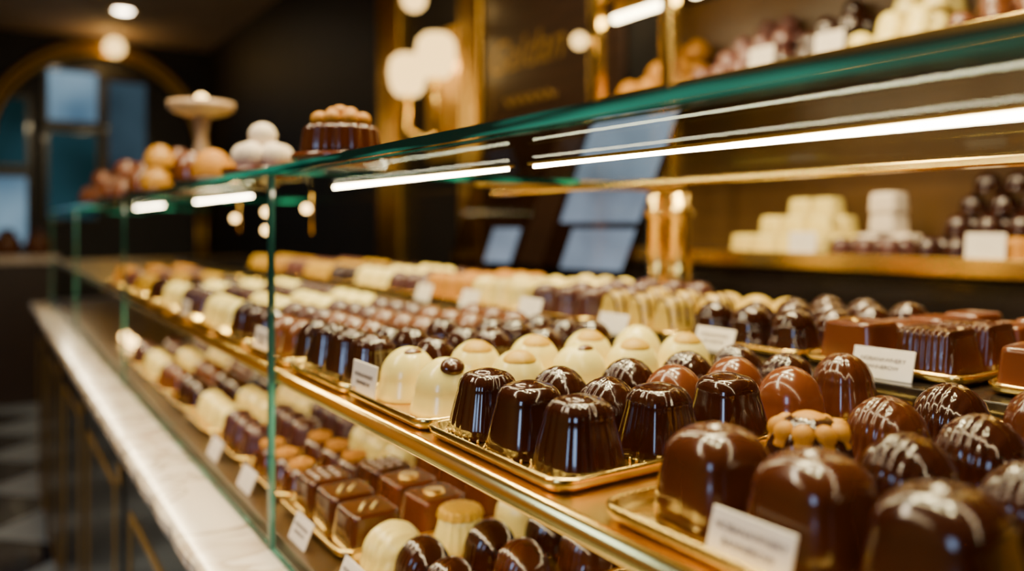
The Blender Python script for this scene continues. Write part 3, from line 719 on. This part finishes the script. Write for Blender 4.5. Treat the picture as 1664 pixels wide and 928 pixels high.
pile('dark_dome', 5.88, 4.32, ZU, 4, 3, 4, 'dark upper wall stack', .236, .172, 1.15, 'chocolate', .5)
pile('ivory_small', 5.88, 3.57, ZU, 4, 3, 4, 'ivory wall stack', .236, .178, 1.15, 'chocolate', .5)
pile('brown_dome', 5.88, 2.66, ZU, 4, 4, 4, 'hazelnut wall stack', .236, .172, 1.15, 'chocolate', .5)
pile('cream_square', 5.85, 4.55, -.25, 3, 4, 3, 'cream wall stack', .25, .163, 1.15)
pile('white_square', 6.3, 3.82, -.25, 1, 2, 3, 'tall white wall stack', .25, .172, 1, 'chocolate', .5)
pile('mauve_dome', 5.85, 3.75, -.25, 2, 3, 1, 'plum wall row', .21, .15)
pile('dark_dome', 6.04, 2.78, -.25, 3, 6, 4, 'dark wall mound', .225, .165, 1.1, 'chocolate', .5)
pile('orange_fluted', 5.81, 2.5, -.25, 1, 2, 1, 'orange wall row', .21, .14)
def wcard(y, z, l):
    o = thing('price_card', l, 'card', (5.665, y, z), group='white price cards on the wall shelves')
    part(o, 'card', card_mesh(.26, .17), rot=(0, .12, 0)); part(o, 'foot', card_foot(.26))
wcard(4.2, -.229, 'white card right of the cream wall stack'); wcard(2.75, -.229, 'white card before the dark wall mound')
wcard(4.62, ZU+.021, 'white card between rose and dark wall stacks'); wcard(3.95, ZU+.021, 'white card between dark and ivory wall stacks')

# slanted boards imitating blue window reflections, set on the counter behind the case
bc = thing('back_counter', 'dark narrow counter behind the display case', 'counter', (4.6, 6.0, -4.6))
bm = bmesh.new(); bx(bm, 4.2, 5.0, 2.5, 9.0, -4.6, -.66); wpart(bc, 'counter_body', bm, M['lacquer'])
bm = bmesh.new(); bx(bm, 4.15, 5.05, 2.45, 9.05, -.659, -.6, .01); wpart(bc, 'counter_top', bm, M['wood'])
def slab(bm, y0, y1, z0, z1, x0, x1, sl=.42):
    vs = [bm.verts.new((x, yy - sl*z, z)) for x in (x0, x1) for yy in (y0, y1) for z in (z0, z1)]
    for q in ((0,1,3,2),(4,6,7,5),(0,4,5,1),(2,3,7,6),(0,2,6,4),(1,5,7,3)): bm.faces.new([vs[k] for k in q])
for i, (y, l) in enumerate(((5.75, 'slanted smoked glass board with two pale blue panes behind the case'), (7.5, 'slanted smoked glass board with one pale blue pane behind the case'))):  # boards and blue panes stand in for window reflections
    o = thing('reflection_board', l, 'board', (4.5, y, -.5995), (.0, .0, .25), group='slanted boards painted as window reflections')
    bm = bmesh.new(); slab(bm, -.5, .5, .0, 1.6, .0, .03); part(o, 'board', new_mesh('board', bm, M['reflection_back'], False))
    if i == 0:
        bm = bmesh.new(); slab(bm, -.42, .42, .62, 1.56, -.012, -.001); part(o, 'upper_reflection', new_mesh('upper_reflection', bm, M['blue_reflection'], False))
    bm = bmesh.new(); slab(bm, -.42, -.05 if i else .25, .2, .56, -.012, -.001); part(o, 'lower_reflection', new_mesh('lower_reflection', bm, M['blue_reflection'], False))

# ------------------------------------------------------------------ to real size
Smat = Matrix.Scale(G, 4)
for me in bpy.data.meshes: me.transform(Smat)
for o in bpy.data.objects:
    if o.parent is None: o.location = (o.location + Vector((0,0,ZC)))*G
    else: o.location = o.location*G
dup = [l for l, n in LABELS.items() if len(n) > 1]
print('DUP LABELS', dup[:10], 'LONG', [l for l in LABELS if len(l.split()) > 16][:10], len(LABELS))

# ------------------------------------------------------------------ lights
def P(x, y, z): return Vector((x, y, z+ZC))*G
def area(name, loc, target, sx, sy, e, col):
    l = bpy.data.lights.new(name, 'AREA'); l.shape = 'RECTANGLE'; l.size = sx*G; l.size_y = sy*G; l.energy = e; l.color = col
    o = bpy.data.objects.new(name, l); C.objects.link(o); o.location = P(*loc)
    o.rotation_euler = (P(*target)-P(*loc)).to_track_quat('-Z', 'Y').to_euler(); return o
def point(name, loc, e, col, r=.1):
    l = bpy.data.lights.new(name, 'POINT'); l.energy = e; l.color = col; l.shadow_soft_size = r*G
    o = bpy.data.objects.new(name, l); C.objects.link(o); o.location = P(*loc); return o
WARM = (1, .79, .44)
for i, (x, e) in enumerate(((.9, 11), (3.0, 21))):
    area('added_strip_light', (x, 3.0, 5.2), (x+.001, 3.0, 0), .10, 4, e, WARM)  # unseen strips added for streak highlights on the chocolates
for x, y in ((1.5, .6), (1.5, 2.2), (1.5, 3.8), (2.9, 1.4), (2.9, 3.2)):
    area('added_spot_light', (x, y, 4.8), (x+.001, y, 0), .22, .22, 8.5, WARM)  # unseen small lights added for sparkles on the chocolates
area('added_strip_light', (2.0, 8.5, 5.2), (2.001, 8.5, 0), .3, 5, 24, WARM)  # unseen strip added to brighten the farther trays
area('added_strip_light', (4.9, 4, 5.6), (6.2, 4, .5), .3, 5, 40, (1, .76, .38))  # unseen strip added to light the wall shelf stacks
area('aisle_fill_light', (-1.6, 5, 5.6), (.5, 5, -1.4), .4, 6, 38, (1, .82, .56))  # unseen fill added for the ledge, cabinets and floor
area('wall_fill_light', (-6.5, 4, 5.8), (-8.6, 4, 0), .4, 12, 28, (1, .76, .42))  # added to light the left wall so gold parts reflect it
area('added_side_light', (-4, -.8, 1.2), (1.3, 1.7, -.6), 1.2, 2.0, 8, (.4, .62, 1))  # unseen bluish light added for cool glints on chocolates; its window is only assumed
area('far_room_fill_light', (3.5, 20, 5.8), (3.5, 22, 0), 2, 3, 3, (1, .78, .5))  # unseen fill added to brighten the far walls
point('wall_lamp_light', (6.45, 12.1, 2.75), 1.8, (1, .58, .18))
point('arch_lamp_light', (3.5, 28.9, 5.5), 2.5, (1, .58, .18))
w = bpy.data.worlds.new('world'); bpy.context.scene.world = w; w.use_nodes = True
w.node_tree.nodes['Background'].inputs[0].default_value = (.9, .6, .36, 1); w.node_tree.nodes['Background'].inputs[1].default_value = .01

# ------------------------------------------------------------------ camera
F = 1300.
cam = bpy.data.cameras.new('camera'); cam.sensor_fit = 'HORIZONTAL'; cam.sensor_width = 36; cam.lens = 36*F/1664
cam.shift_y = -(464-365)/1664
cam.clip_start = .01
co = bpy.data.objects.new('camera', cam); C.objects.link(co)
co.location = P(0, 0, 0); co.rotation_euler = (PI/2, 0, -math.atan(862/F))
cam.dof.use_dof = True; cam.dof.focus_distance = 2.08*G; cam.dof.aperture_fstop = cam.lens/1000/(.040*G)
bpy.context.scene.camera = co
